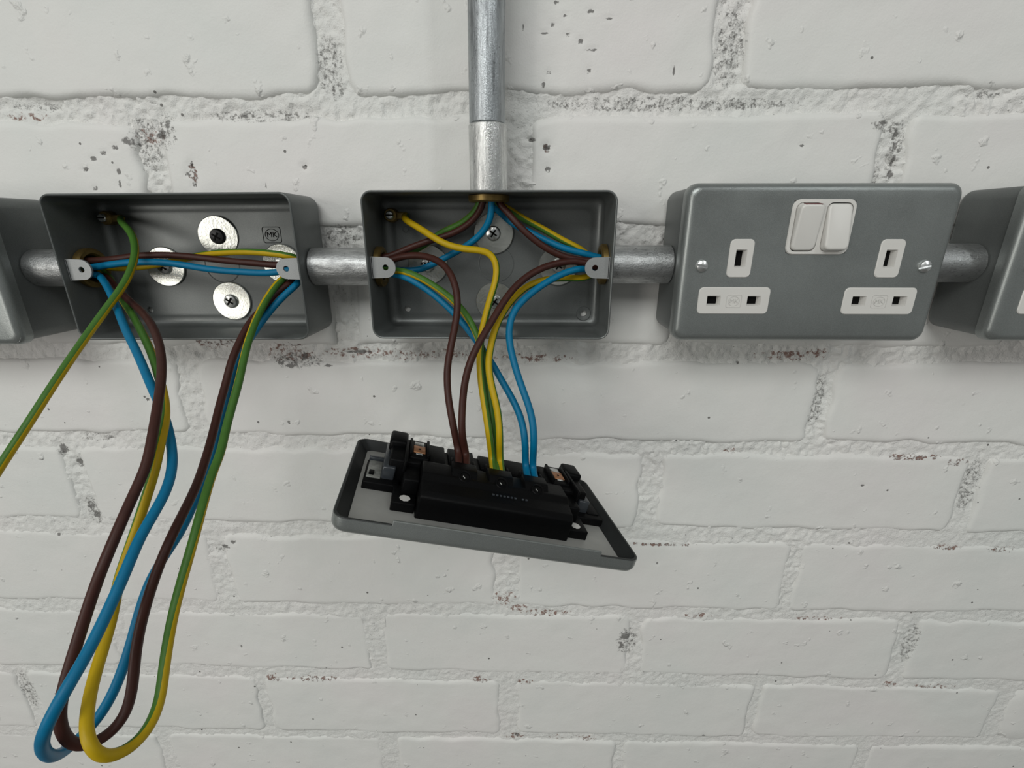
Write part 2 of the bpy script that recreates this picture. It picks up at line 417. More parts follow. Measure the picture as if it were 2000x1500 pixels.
me.loops.add(F.size); me.loops.foreach_set('vertex_index', F.ravel())
me.polygons.add(len(F)); me.polygons.foreach_set('loop_start', np.arange(len(F), dtype=np.int32)*4)
me.polygons.foreach_set('loop_total', np.full(len(F), 4, dtype=np.int32))
me.update(calc_edges=True)
set_attr(me, 'stain', mask(V[:, 0], V[:, 2], STW)); set_attr(me, 'dirt_shade', mask(V[:, 0], V[:, 2], DTW))
wall = fin('wall_back', me, 'mortar'); wall['kind'] = 'structure'
wall['label'] = 'white painted brick wall behind the socket boxes'
bm = bmesh.new(); bbox(bm, -2.2, 2.4, 0.0075, 0.11, -1.3, 1.5)
bm_obj('masonry_core', bm, 'mortar', wall, False)

def brick(c, x0, x1, t0, t1, b0, b1):
    near = -0.45 < (x0+x1)/2 < 0.66 and c >= 0
    st = 0.0018 if near else 0.012
    nu, nv = max(8, int((x1-x0)/st)), max(6, int(0.065/st))
    # clustered parameters so that the arris has its own rows
    def par(n, L):
        r = 0.0035/L
        return np.concatenate([[0, r*0.35, r], np.linspace(r, 1-r, n)[1:-1], [1-r, 1-r*0.35, 1]])
    s = par(nu, x1-x0); t = par(nv, 0.065)
    Sg, Tg = np.meshgrid(s, t, indexing='ij')
    xx = x0+(x1-x0)*Sg
    top = t0+(t1-t0)*Sg; bot = b0+(b1-b0)*Sg
    zz = bot+(top-bot)*Tg
    sd = c*131+int(1000*(x0+5))
    # ragged edges
    wob = 0.0046
    xx = xx+(Sg < .5)*vnoise(zz, xx*0, 0.014, sd+1)*wob*np.clip(1-(xx-x0)/.012, 0, 1)+(Sg > .5)*vnoise(zz, xx*0, 0.012, sd+2)*wob*np.clip(1-(x1-xx)/.012, 0, 1)
    zz = zz+(Tg < .5)*vnoise(xx, zz*0, 0.017, sd+3)*wob*np.clip(1-(zz-bot)/.012, 0, 1)+(Tg > .5)*vnoise(xx, zz*0, 0.015, sd+4)*wob*np.clip(1-(top-zz)/.012, 0, 1)
    ex = np.minimum(Sg, 1-Sg)*(x1-x0); ez = np.minimum(Tg, 1-Tg)*(top-bot)
    rc = np.clip(0.007+vnoise(xx*0+np.round(Sg), zz*0+np.round(Tg), 0.37, sd+8)*0.009, 0.003, 0.012)   # knocked corners
    de = np.where((ex < rc) & (ez < rc), rc-np.hypot(rc-ex, rc-ez), np.minimum(ex, ez))
    ra = 0.0042+vnoise(xx, zz, 0.03, sd+5)*0.004
    k = np.clip(1-de/ra, 0, 1)
    yy = 0.0008+vnoise(xx, zz, 0.05, sd+6)*0.0010+vnoise(xx, zz, 0.013, sd+7)*0.0004+(1-np.sqrt(np.clip(1-k*k, 0, 1)))*0.0034+np.clip(-de, 0, 0.002)*0.7
    yy = yy+mask(xx, zz, STW)*0.0004+mask(xx, zz, DTW)*0.0003
    cx, cz = (x0+x1)/2, (t0+b0+t1+b1)/4
    n1, n2 = xx.shape
    vs = np.stack([xx-cx, yy, zz-cz], -1).reshape(-1, 3)
    ix = np.arange(n1*n2).reshape(n1, n2)
    fc = np.stack([ix[:-1, :-1], ix[1:, :-1], ix[1:, 1:], ix[:-1, 1:]], -1).reshape(-1, 4).tolist()
    rim = list(ix[:, 0])+list(ix[-1, 1:])+list(ix[-2::-1, -1])+list(ix[0, -2:0:-1])
    bk = vs[rim].copy(); bk[:, 1] = 0.0074
    off = len(vs); vs = np.vstack([vs, bk]); n = len(rim)
    for i in range(n): fc.append([rim[(i+1) % n], rim[i], off+i, off+(i+1) % n])
    me = bpy.data.meshes.new('brick'); me.from_pydata(vs.tolist(), [], fc)
    set_attr(me, 'stain', mask(vs[:, 0]+cx, vs[:, 2]+cz, STW)); set_attr(me, 'dirt_shade', mask(vs[:, 0]+cx, vs[:, 2]+cz, DTW))
    o = fin('brick', me, 'brick', wall, True, 60); o.location = (cx, 0, cz)
for q in brick_quads: brick(*q)

bm = bmesh.new(); bbox(bm, -2.2, 2.4, -2.6, 0.11, -1.32, -1.3)  # unseen floor slab, added so less light comes from below
fl = bm_obj('floor', bm, 'concrete', None, False); fl['kind'] = 'structure'; fl['label'] = 'unseen grey concrete floor, added to weaken light from below'

# ------------------------------------------------------------------ back boxes
BW, BH, BD = 0.1405, 0.0822, 0.040
PW, PH, PD = 0.1435, 0.0845, 0.0078          # faceplate and the depth of its lip
GAP = -0.0006                                # box back just proud of the paint
BUSHY = -0.0215                              # conduit centre line from the wall
def box_shell(parent, holes, fix=()):
    bm = bmesh.new(); T = 0.0014; R = 0.0062; n = 7
    rings = []
    for k in range(6):                                          # outer back edge, rounded
        a = math.pi/2*k/5; o_ = 0.0045*(1-math.sin(a))
        rings.append(rr(BW-2*o_, BH-2*o_, R-o_*0.4, GAP-0.0045*(1-math.cos(a)), n))
    rings.append(rr(BW, BH, R, -BD+0.0008, n))
    rings.append(rr(BW-0.0006, BH-0.0006, R-0.0003, -BD+0.0002, n))
    rings.append(rr(BW-0.0014, BH-0.0014, R-0.0007, -BD, n))
    rings.append(rr(BW-0.0022, BH-0.0022, R-0.0011, -BD+0.0002, n))
    rings.append(rr(BW-2*T, BH-2*T, R-T, -BD+0.0008, n))
    for k in range(6):                                          # inner fillet down to the floor
        a = math.pi/2*k/5; o_ = T+0.0042*(1-math.cos(a))
        rings.append(rr(BW-2*o_, BH-2*o_, R-T, GAP-T-0.0042*(1-math.sin(a)), n))
    for o_, yy in ((0.0075, -0.0001), (0.0082, -0.00035), (0.0095, -0.0004)):   # shallow pressed step of the floor
        rings.append(rr(BW-2*o_, BH-2*o_, R-T, GAP-T+yy, n))
    loft(bm, rings)
    o = bm_obj('box_body', bm, 'box', parent, True, 40)
    cs = []
    for s in holes:
        c = bmesh.new()
        if s == 'T': lathe(c, [(0.0098, 0), (0.0098, 0.03)], (0, BUSHY, BH/2-0.015), (0, 0, 1), 28)
        else:
            sg = -1 if s == 'L' else 1
            lathe(c, [(0.0098, 0), (0.0098, 0.03)], (sg*(BW/2-0.015), BUSHY, 0), (sg, 0, 0), 28)
        cs.append(c)
    for x, z in fix:
        c = bmesh.new(); lathe(c, [(0.0021, 0), (0.0021, 0.02)], (x, 0.008, z), (0, -1, 0), 16); cs.append(c)
    if cs: cut(o, cs)
    return o
def fixing_lug(parent, sg):
    """tongue bent in from the box side with the faceplate screw hole"""
    bm = bmesh.new(); y0, y1 = -0.0362, -0.0350; hw = 0.0058; xe = BW/2-0.0016
    def outline(y):
        pts = [(xe, y, hw*1.05), (0.0603, y, hw)]
        for k in range(1, 12):
            a = math.pi/2+math.pi*k/12; pts.append((0.0603+hw*math.cos(a), y, hw*math.sin(a)))
        pts += [(0.0603, y, -hw), (xe, y, -hw*1.05)]
        return [(sg*p[0], p[1], p[2]) for p in pts]
    hole = lambda y: [(sg*0.0603+0.0017*math.cos(2*math.pi*k/16), y, 0.0017*math.sin(2*math.pi*k/16)) for k in range(16)]
    A = holed(bm, outline(y0), [hole(y0)], y0); B = holed(bm, outline(y1), [hole(y1)], y1)
    bridge(bm, A[0], B[0]); bridge(bm, A[1], B[1])
    o = bm_obj('fixing_lug', bm, 'lug', parent)
    bm = bmesh.new()                                            # bent root running down the side wall
    bbox(bm, min(sg*xe, sg*(xe-0.0012)), max(sg*xe, sg*(xe-0.0012)), -0.0362, -0.0335, -hw*1.05, hw*1.05, 0.0004)
    bm_obj('lug_root', bm, 'lug', o)
def emblem(parent, x, z, sz, y, mat, sub=None):
    """embossed square frame, ring and the letters MK"""
    bm = bmesh.new()
    for wd, th in ((sz, 0.03*sz),):
        a = rr(wd, wd*0.84, 0.12*wd, y-0.00015, 4, x, z); b = rr(wd-2*th, wd*0.84-2*th, 0.1*wd, y-0.00015, 4, x, z)
        a2 = rr(wd, wd*0.84, 0.12*wd, y+0.0002, 4, x, z); b2 = rr(wd-2*th, wd*0.84-2*th, 0.1*wd, y+0.0002, 4, x, z)
        loft(bm, [a2, a, b, b2], False, False)
    n = 28; rx, rz, th = sz*0.38, sz*0.32, sz*0.03
    e = lambda k, yy: [(x+(rx-k)*math.cos(2*math.pi*i/n), yy, z+(rz-k)*math.sin(2*math.pi*i/n)) for i in range(n)]
    loft(bm, [e(0, y+0.0002), e(0, y-0.00015), e(th, y-0.00015), e(th, y+0.0002)], False, False)
    o = bm_obj('emblem', bm, mat, parent, False)
    me = text_mesh('MK', sz*0.40, 0.0002); me.transform(Matrix.Translation((x, y, z)))
    fin('emblem_letters', me, mat, o, False)
    return o
def earth_terminal(parent, x, z):
    bm = bmesh.new()
    lathe(bm, [(0.0042, 0), (0.0042, 0.006), (0.0036, 0.0068), (0.0018, 0.0068)], (x, GAP-0.001, z), (0, -1, 0), 20, True, True)
    o = bm_obj('earth_terminal', bm, 'brass', parent)
    bm = bmesh.new()
    lathe(bm, [(0.0026, 0.0066), (0.0026, 0.0088), (0.002, 0.0095), (0, 0.0096)], (x, GAP-0.001, z), (0, -1, 0), 16)
    s = bm_obj('terminal_screw', bm, 'steel', o)
    bm = bmesh.new(); bbox(bm, x-0.0022, x+0.0022, GAP-0.0110, GAP-0.0104, z-0.0004, z+0.0004)
    bm_obj('screw_slot_shade', bm, 'dark', o)  # dark bar stands for the shade in the slot
    bm = bmesh.new(); bbox(bm, x+0.003, x+0.010, GAP-0.0072, GAP-0.0048, z-0.0024, z+0.0018, 0.0006)
    bm_obj('ring_crimp', bm, 'brass', o)
def knockout(parent, x, z, r):
    bm = bmesh.new()
    lathe(bm, [(r, 0), (r, 0.00015), (r-0.0004, 0.00022), (r-0.0007, 0)], (x, GAP-0.0018, z), (0, -1, 0), 32, False, False)
    bm_obj('knockout_ring', bm, 'box', parent)
def washer_screw(bx, bz, x, z, label, dark=False, tilt=(0, 0)):
    t = thing('screw_and_washer', label, 'screw', (bx+x, GAP-0.0017, bz+z), 'penny washers in the open boxes', (tilt[0], 0, tilt[1]))
    bm = bmesh.new(); n = 40; R, r = 0.0125, 0.0032
    lathe(bm, [(r, 0.0002), (R-0.0004, 0.0002), (R, 0.0005), (R, 0.0013), (R-0.0004, 0.0016), (r+0.0003, 0.0016), (r, 0.0013), (r, 0.0002)], (0, 0, 0), (0, -1, 0), n, False, False)
    bm_obj('washer', bm, 'zinc', t)
    bm = bmesh.new(); hr = 0.0048 if dark else 0.0046
    prof = [(r, 0.0012), (hr, 0.0017), (hr, 0.0022), (hr*0.85, 0.0034), (hr*0.45, 0.0039), (0, 0.0040)]
    lathe(bm, prof, (0, 0, 0), (0, -1, 0), 24)
    s = bm_obj('screw_head', bm, 'blackscrew' if dark else 'steel', t)
    for a in (0.6, 0.6+math.pi/2):
        bm = bmesh.new(); bbox(bm, -0.0026, 0.0026, -0.0043, -0.0034, -0.0005, 0.0005)
        bmesh.ops.rotate(bm, cent=(0, 0, 0), matrix=Matrix.Rotation(a, 3, 'Y'), verts=bm.verts)
        bm_obj('cross_recess_shade', bm, 'dark', s, False)  # dark bars paint the shade of the cross recess
    return t

# ------------------------------------------------------------------ faceplate with sockets
def plate_shell(parent, sg, name='faceplate'):
    """pressed plate: lip edge at y=0, front face at y=sg*PD (sg=-1 faces the viewer when mounted)"""
    bm = bmesh.new(); n = 7; R = 0.0062; rings = []; T = 0.0013
    rings.append(rr(PW-2*T, PH-2*T, R-T, sg*(PD-T), n))
    rings.append(rr(PW-2*T, PH-2*T, R-T, 0, n))
    rings.append(rr(PW, PH, R, 0, n))
    rb = 0.0042
    for k in range(7):
        a = math.pi/2*k/6; o_ = rb*(1-math.cos(a))
        rings.append(rr(PW-2*o_, PH-2*o_, R-o_*0.5, sg*(PD-rb+rb*math.sin(a)), n))
    loft(bm, rings)
    return bm_obj(name, bm, 'plate', parent, True, 50)
def insert(parent, name, x, z, wd, h, holes, y, mat='white', rise=0.0006):
    """moulded white insert with real slots"""
    bm = bmesh.new(); yf = y-rise; r = 0.0022
    hs = [rr(a, b, 0.0002, yf, 1, hx, hz) for hx, hz, a, b in holes]
    L = holed(bm, rr(wd-0.0008, h-0.0008, r, yf, 5, x, z), hs, yf)
    out = [bm.verts.new(p) for p in rr(wd, h, r+0.0004, yf+0.0004, 5, x, z)]
    base = [bm.verts.new(p) for p in rr(wd, h, r+0.0004, y+0.001, 5, x, z)]
    bridge(bm, L[0], out); bridge(bm, out, base)
    for lp, (hx, hz, a, b) in zip(L[1:], holes):
        c1 = [bm.verts.new(p) for p in rr(a-0.0014, b-0.0012, 0.0002, yf+0.0016, 1, hx, hz)]
        c2 = [bm.verts.new(p) for p in rr(a-0.0014, b-0.0012, 0.0002, yf+0.0060, 1, hx, hz)]
        bridge(bm, lp, c1); bridge(bm, c1, c2)
    o = bm_obj(name, bm, mat, parent, True, 30)
    for hx, hz, a, b in holes:
        bm = bmesh.new(); bbox(bm, hx-a/2+0.0005, hx+a/2-0.0005, yf+0.0042, yf+0.0058, hz-b/2+0.0004, hz+b/2-0.0004)
        bm_obj('slot_shutter', bm, 'dark', o, False)
    return o
def rocker(parent, x, z, on, y):
    wd, h = 0.0128, 0.0238
    bm = bmesh.new(); t = math.radians(9)*(1 if on else -1)
    rings = [rr(wd, h, 0.0028, 0.004, 5), rr(wd, h, 0.0028, -0.0009, 5)]
    for k in range(1, 5):
        a = math.pi/2*k/4; o_ = 0.0013*(1-math.cos(a))
        rings.append(rr(wd-2*o_, h-2*o_, 0.0028-o_*0.6, -0.0009-0.0013*math.sin(a), 5))
    loft(bm, rings)
    bmesh.ops.rotate(bm, cent=(0, 0, 0), matrix=Matrix.Rotation(t, 3, 'X'), verts=bm.verts)
    bmesh.ops.translate(bm, vec=(x, y-0.0004, z), verts=bm.verts)
    o = bm_obj('rocker_switch', bm, 'white', parent, True, 50)
    if on:
        bm = bmesh.new(); bbox(bm, -0.0043, 0.0043, -0.0017, 0.001, h/2-0.0009, h/2+0.00012)
        bmesh.ops.rotate(bm, cent=(0, 0, 0), matrix=Matrix.Rotation(t, 3, 'X'), verts=bm.verts)
        bmesh.ops.translate(bm, vec=(x, y-0.0004, z), verts=bm.verts)
        bm_obj('red_on_marker', bm, 'red', o, False)
    return o
def slotted_screw(parent, x, z, y, ang):
    bm = bmesh.new()
    lathe(bm, [(0.0034, -0.001), (0.0034, 0.0004), (0.0030, 0.0013), (0.0018, 0.0019), (0, 0.0021)], (x, y, z), (0, -1, 0), 24)
    o = bm_obj('faceplate_screw', bm, 'brightzinc', parent)
    c = bmesh.new(); bbox(c, -0.005, 0.005, -0.0030, -0.0004, -0.0006, 0.0006)
    bmesh.ops.rotate(c, cent=(0, 0, 0), matrix=Matrix.Rotation(ang, 3, 'Y'), verts=c.verts)
    bmesh.ops.translate(c, vec=(x, y, z), verts=c.verts); cut(o, [c])
def double_socket(xc, zc, label, detail=(True, True)):
    t = thing('double_socket', label, 'socket', (xc, 0, zc), 'metal double sockets on the wall')
    box_shell(t, ())
    y0 = -BD+0.0018                                             # lip edge overlaps the box rim
    fp = plate_shell(t, -1)
    fp.location = (0, y0, 0); cs = []
    for a in ((-0.0398, 0.0040, 0.012, 0.019), (0.0406, 0.0040, 0.012, 0.019), (-0.0402, -0.0189, 0.038, 0.0135), (0.0402, -0.0189, 0.038, 0.0135), (0, 0.0201, 0.032, 0.0268)):
        c = bmesh.new(); bbox(c, a[0]-a[2]/2, a[0]+a[2]/2, -0.02, 0.01, a[1]-a[3]/2, a[1]+a[3]/2)
        bmesh.ops.translate(c, vec=(0, y0, 0), verts=c.verts); cs.append(c)
    cut(fp, cs)
    yf = -PD
    for sx, on in ((-1, detail[0]), (1, detail[1])):
        cx = sx*0.0402
        insert(fp, 'earth_outlet', cx+0.0004, 0.0040, 0.0131, 0.0203, [(cx+0.0004, 0.0040, 0.0060, 0.0094)], yf)
        o = insert(fp, 'live_neutral_outlet', cx, -0.0189, 0.0396, 0.0149, [(cx-0.0112, -0.0189, 0.0076, 0.0056), (cx+0.0112, -0.0189, 0.0076, 0.0056)], yf)
        emblem(o, cx, -0.0191, 0.0085, yf-0.0006, 'whitelow')
    g = 0.0334
    bm = bmesh.new(); hs = [rr(0.0138, 0.0248, 0.0032, 0, 5, sx*0.0080, 0.0201) for sx in (-1, 1)]
    ys = yf-0.0008
    L = holed(bm, rr(g-0.0008, 0.0272, 0.0036, ys, 5, 0, 0.0201), hs, ys)
    out = [bm.verts.new(q) for q in rr(g, 0.0280, 0.0040, ys+0.0005, 5, 0, 0.0201)]
    base = [bm.verts.new(q) for q in rr(g, 0.0280, 0.0040, yf+0.001, 5, 0, 0.0201)]
    bridge(bm, L[0], out); bridge(bm, out, base)
    for lp, sx in zip(L[1:], (-1, 1)):
        bk = [bm.verts.new(q) for q in rr(0.0138, 0.0248, 0.0032, yf+0.006, 5, sx*0.0080, 0.0201)]
        bridge(bm, lp, bk)
    fr = bm_obj('switch_surround', bm, 'white', fp, True, 30)
    for sx, on in ((-1, True), (1, False)):
        rocker(fp, sx*0.0080, 0.0201, on, ys)
    slotted_screw(fp, -0.0603, 0, yf, 0.25); slotted_screw(fp, 0.0603, 0, yf, -0.3)
    return t

B1, B2, B3, BR, BL = (-0.0770, -0.0930), (0.1015, -0.0918), (0.2788, -0.0899), (0.4565, -0.0895), (-0.2480, -0.0945)
b1 = thing('open_back_box', 'open grey metal socket box with two looped wire bundles hanging out at left', 'socket box', (B1[0], 0, B1[1]), 'open socket boxes', (0, math.radians(-0.35), 0))
box_shell(b1, 'LR', [(-0.0530, -0.0290)])
b2 = thing('open_back_box', 'open grey metal socket box under the vertical conduit, wires running down to loose plate', 'socket box', (B2[0], 0, B2[1]), 'open socket boxes')
box_shell(b2, 'LRT', [(-0.0575, -0.0292), (0.0595, -0.0320)])
for b in (b1, b2):
    fixing_lug(b, -1); fixing_lug(b, 1)
    emblem(b, 0.0378 if b is b1 else 0.0560, 0.0185 if b is b1 else -0.0245, 0.0118 if b is b1 else 0.007, GAP-0.0018, 'dark' if b is b1 else 'box')
    earth_terminal(b, -0.0625, 0.0292)
    knockout(b, 0.002, 0, 0.0115); knockout(b, -0.055, 0.021, 0.0022)
bm = bmesh.new(); lathe(bm, [(0.0048, 0), (0.0045, 0.0004), (0.0030, 0.0002), (0.0022, 0)], (0.0595, GAP-0.0018, -0.0320), (0, -1, 0), 24, False, False)
bm_obj('dished_hole_rim', bm, 'box', b2)
s3 = double_socket(*B3, 'grey metal double socket right of the open boxes, fully in view with white switches')
s4 = double_socket(*BR, 'grey metal double socket cut off by the right edge of the photo')
s5 = double_socket(*BL, 'grey metal double socket cut off by the left edge of the photo')

washer_screw(*B1, 0.0035, 0.0180, 'bright penny washer with black screw head, upper middle of the left open box', True, (0.06, 0.05))
washer_screw(*B1, -0.0350, -0.0010, 'penny washer behind the crossing wires, left in the left open box')
washer_screw(*B1, 0.0045, -0.0230, 'bright penny washer with cross-head screw, lower middle of the left open box')
washer_screw(*B1, 0.0420, 0.0010, 'penny washer half hidden by the right lug of the left open box', False, (0.05, 0))
washer_screw(*B2, 0.0005, 0.0185, 'penny washer just below the brass bush, top middle of the box under conduit')
washer_screw(*B2, -0.0420, -0.0005, 'penny washer behind brown and blue wires, left in the box under conduit')
washer_screw(*B2, 0.0008, -0.0240, 'penny washer behind yellow earth wire, bottom middle of the box under conduit')
washer_screw(*B2, 0.0418, -0.0010, 'penny washer behind the brown wire, right in the box under conduit')

# ------------------------------------------------------------------ conduit and couplers
def ring_tube(bm, ro, ri, a, b, axis, org, n=36, bev=0.0006):
    lathe(bm, [(ri, a), (ro-bev, a), (ro, a+bev), (ro, b-bev), (ro-bev, b), (ri, b), (ri, a)], org, axis, n, False, False)
def brass_bush(parent, org, axis):
    bm = bmesh.new()
    lathe(bm, [(0.0078, -0.006), (0.0094, -0.006), (0.0094, 0.0), (0.0118, 0.0002), (0.0118, 0.0030), (0.0108, 0.0038), (0.0088, 0.0038), (0.0078, 0.0026), (0.0078, -0.006)], org, axis, 6*5, False, False)
    bm_obj('brass_bush', bm, 'brass', parent)
def side_coupler(xa, xb, zc, label, bushes):
    t = thing('conduit_coupler', label, 'conduit coupler', ((xa+xb)/2, BUSHY, zc), 'galvanised couplers between the boxes')
    L = (xb-xa)/2
    bm = bmesh.new(); ring_tube(bm, 0.0111, 0.0086, -L+0.0002, L-0.0002, (1, 0, 0), (0, 0, 0))
    bm_obj('sleeve', bm, 'sleeve_h', t)
    for s in bushes: brass_bush(t, (s*(L+0.0016), 0, 0), (s, 0, 0))
hw = BW/2
side_coupler(BL[0]+hw, B1[0]-hw, B1[1]-0.0005, 'grey coupler between the cut-off left socket and left open box', (1,))
side_coupler(B1[0]+hw, B2[0]-hw, (B1[1]+B2[1])/2, 'mottled galvanised coupler joining the two open boxes', (-1, 1))
side_coupler(B2[0]+hw, B3[0]-hw, (B2[1]+B3[1])/2, 'mottled galvanised coupler between the open box and the full double socket', (-1,))
side_coupler(B3[0]+hw, BR[0]-hw, (B3[1]+BR[1])/2, 'shaded coupler between the full double socket and cut-off right socket', ())
ct = thing('conduit_coupler', 'bright galvanised coupler sleeve on top of the open box, scratched', 'conduit coupler', (B2[0]-0.0010, BUSHY, B2[1]+BH/2))
bm = bmesh.new(); ring_tube(bm, 0.0107, 0.0085, 0.0002, 0.0345, (0, 0, 1), (0, 0, 0), 48, 0.0004)
bm_obj('sleeve', bm, 'sleeve_v', ct)
brass_bush(ct, (0, 0, -0.0016), (0, 0, -1))
zt = B2[1]+BH/2+0.0345
bm = bmesh.new(); ring_tube(bm, 0.0098, 0.0082, 0.0002, 0.62, (0, 0, 1), (0, 0, 0), 48)
bmesh.ops.rotate(bm, cent=(0, 0, 0), matrix=Matrix.Rotation(math.radians(0.7), 3, 'Y'), verts=bm.verts)
cp = bm_obj('vertical_conduit', bm, 'conduit'); cp.location = (B2[0]-0.0014, BUSHY, zt)
tag(cp, 'galvanised steel conduit pipe running up the wall', 'conduit')

# ------------------------------------------------------------------ loose faceplate, seen from behind
PO = np.array([0.1021, -0.0959, -0.2037])
def eul(a, b, c): return Matrix.Rotation(c, 3, 'Z') @ Matrix.Rotation(b, 3, 'Y') @ Matrix.Rotation(a, 3, 'X')
PM = eul(-1.6112, 0.2893, 0.1829)
lp = thing('loose_socket_plate', 'loose double socket faceplate hanging upside down, black module and terminals showing', 'faceplate', tuple(PO))
lp.rotation_euler = PM.to_euler()
def pw(u, n, v): return np.array(PO)+np.array(PM @ Vector((u, n, v)))
def mm(*a): return [q/1000 for q in a]
plate_shell(lp, 1)
FLO = PD-0.0013
bm = bmesh.new(); loft(bm, [rr(PW-0.0128, PH-0.0070, 0.0030, FLO+0.0001), rr(PW-0.0128, PH-0.0070, 0.0030, FLO-0.0013)])
bm_obj('inner_plate', bm, 'inner_plate', lp)
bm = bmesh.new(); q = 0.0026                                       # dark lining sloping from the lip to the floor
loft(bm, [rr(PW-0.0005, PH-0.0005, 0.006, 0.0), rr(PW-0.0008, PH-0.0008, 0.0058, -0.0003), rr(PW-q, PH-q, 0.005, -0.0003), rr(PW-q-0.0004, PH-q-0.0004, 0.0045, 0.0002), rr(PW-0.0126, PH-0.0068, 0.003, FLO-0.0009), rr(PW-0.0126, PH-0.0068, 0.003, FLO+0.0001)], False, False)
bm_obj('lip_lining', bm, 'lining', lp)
bm = bmesh.new(); bbox(bm, *mm(-47, 50, -2.4, 1.0, -42.2, -41.0), 0.0003); bm_obj('lip_stiffener', bm, 'plate', lp, False)
def blk(name, *a, bev=0.6, mat='black', par=lp):
    bm = bmesh.new(); bbox(bm, *mm(*a), bev/1000); return bm_obj(name, bm, mat, par, True, 50)
U0 = 1.5
# main body: front wall, moulded shoulder, sloped terminal bank, lower back half
bm = bmesh.new()
prism(bm, [(q[0]/1000, q[1]/1000) for q in ((6.2, -25), (-6, -25), (-8, -22.5), (-9, -14), (-11.2, -10), (-11.2, 3), (-6.5, 6), (-6.5, 29), (-5, 31), (6.2, 31))], *mm(-37, 40), 0.0009)
body = bm_obj('module_body', bm, 'black', lp, True, 40)
prof = [(q[0]/1000, q[1]/1000) for q in ((-8, -12.5), (-9, -12.8), (-13.6, -4.4), (-13.6, 3.5), (-9, 4.5), (-8, 4.5))]
TERM = [(-15.8, 0), (3.4, 0), (22.8, 0)]
for u, _ in TERM:
    bm = bmesh.new(); prism(bm, prof, *mm(u-6.6, u+6.6), 0.0007)
    tb = bm_obj('terminal_block', bm, 'black', lp, True, 40)
    ax = Vector((0, -0.88, -0.48)).normalized(); org = Vector(mm(u, -11.3, -8.4))
    bm = bmesh.new(); lathe(bm, [(0.0034, -0.0005), (0.0034, 0.0006), (0.0030, 0.0010), (0.0024, 0.0008), (0.0022, -0.0003)], org, ax, 22, False, False)
    bm_obj('screw_collar', bm, 'black', tb)
    bm = bmesh.new(); lathe(bm, [(0.00225, 0.0001), (0.00225, 0.0003), (0, 0.0003)], org, ax, 16, False, True)
    bm_obj('screw_well_shade', bm, 'dark', tb)  # dark disc holds the shade of the screw hole
    bm = bmesh.new(); bbox(bm, -0.0008, 0.0008, -0.0002, 0.0002, -0.00022, 0.00022)  # small steel sliver, put in as the screw's glint
    q = ax.to_track_quat('-Y', 'Z').to_matrix() @ Matrix.Rotation(0.9, 3, 'Y')
    bmesh.ops.rotate(bm, cent=(0, 0, 0), matrix=q, verts=bm.verts)
    bmesh.ops.translate(bm, vec=org+ax*0.0003+Vector((-0.0005, 0, -0.0006)), verts=bm.verts)
    bm_obj('terminal_screw', bm, 'steel', tb, False)
    blk('wire_guide', u-6.4, u-5.4, -12.6, -6, 4, 10, bev=.3, par=tb); blk('wire_guide', u+5.4, u+6.4, -12.6, -6, 4, 10, bev=.3, par=tb)
for a in ((-33, -24, 7, 30, -9), (-22, -7, 12, 31.5, -8.4), (-4, 9, 14, 30.5, -8), (12, 30, 12, 31.2, -8.2), (32, 38, 8, 29, -9.2)):
    blk('moulded_rib', a[0], a[1], a[4], 0, a[2], a[3], bev=.7)
# socket shutters housings at each end, with copper contacts
for s in (-1, 1):
    o = U0*2 if s > 0 else 0
    X = lambda a, b: (min(s*a, s*b)+o, max(s*a, s*b)+o)
    blk('end_housing', *X(37, 53), -9.5, 6, 2, 31, bev=1.0)
    blk('housing_cap', *X(45, 54.5), -12.6, -6, 18, 33, bev=1.4)
    blk('housing_wing', *X(49, 55.5), -5.5, 6, 0, 30, bev=.8, mat='bluegrey')  # blue-grey colour stands in for sheen on the black housing
    blk('housing_rail', *X(44.5, 46.0), -12.4, -6, -4, 22, bev=.4)
    blk('shoulder', *X(37, 45), -7, 6, -12, 6, bev=.9)
    blk('fixing_ear', *X(37.5, 48.5), 0.6, 6, -21.5, -5, bev=.5)
    bm = bmesh.new(); lathe(bm, [(0.0026, 0.0), (0.0026, 0.0003), (0, 0.0003)], mm(s*42.6+o, 0.5, -17.2), (0, -1, 0), 9, False, True)
    bm_obj('ear_hole_patch', bm, 'white', lp, False)  # white disc patch in place of the ear's pale screw hole
    blk('end_arm', *X(46, 63.5), 1.2, 6, -5.5, 19, bev=.6)
    blk('clear_window', *X(55.5, 62.5), 0.6, 1.6, -1, 17.5, bev=.3, mat='window' if s < 0 else 'black')
    if s < 0: blk('window_clip', -61.5, -59, -0.4, 1.2, 1, 5, bev=.3); blk('window_clip', -63, -55, -0.8, 2, 18, 21, bev=.4, mat='bluegrey')
    # contact strip, leaning back towards the viewer
    uc = s*38.6+o
    cb = blk('contact_clip', uc-3.2, uc+3.2, -11.2, -10.4, 11.5, 20, bev=.25, mat='copper')
    blk('clip_tip', uc-2.6, uc+2.6, -11.0, -10.2, 20, 25.5, bev=.25, mat='steel', par=cb)
    blk('clip_foot', uc-1.8, uc+1.8, -11.0, -10.2, 9.6, 11.5, bev=.2, mat='steel', par=cb)
    bm = bmesh.new(); lathe(bm, [(0.0007, 0), (0.0007, 0.0003), (0, 0.0003)], mm(uc, -11.1, 15.5), (0, -1, 0), 10, False, True)
    bm_obj('clip_hole_shade', bm, 'dark', cb, False)  # dark disc painted for the shade in a small hole
    blk('clip_bed', uc-4.8, uc+4.8, -10.6, -4, 6, 28, bev=.5)
    for e in (-1, 1): blk('clip_cheek', uc+e*4.6-0.7, uc+e*4.6+0.7, -12.2, -6, 8, 27, bev=.3)
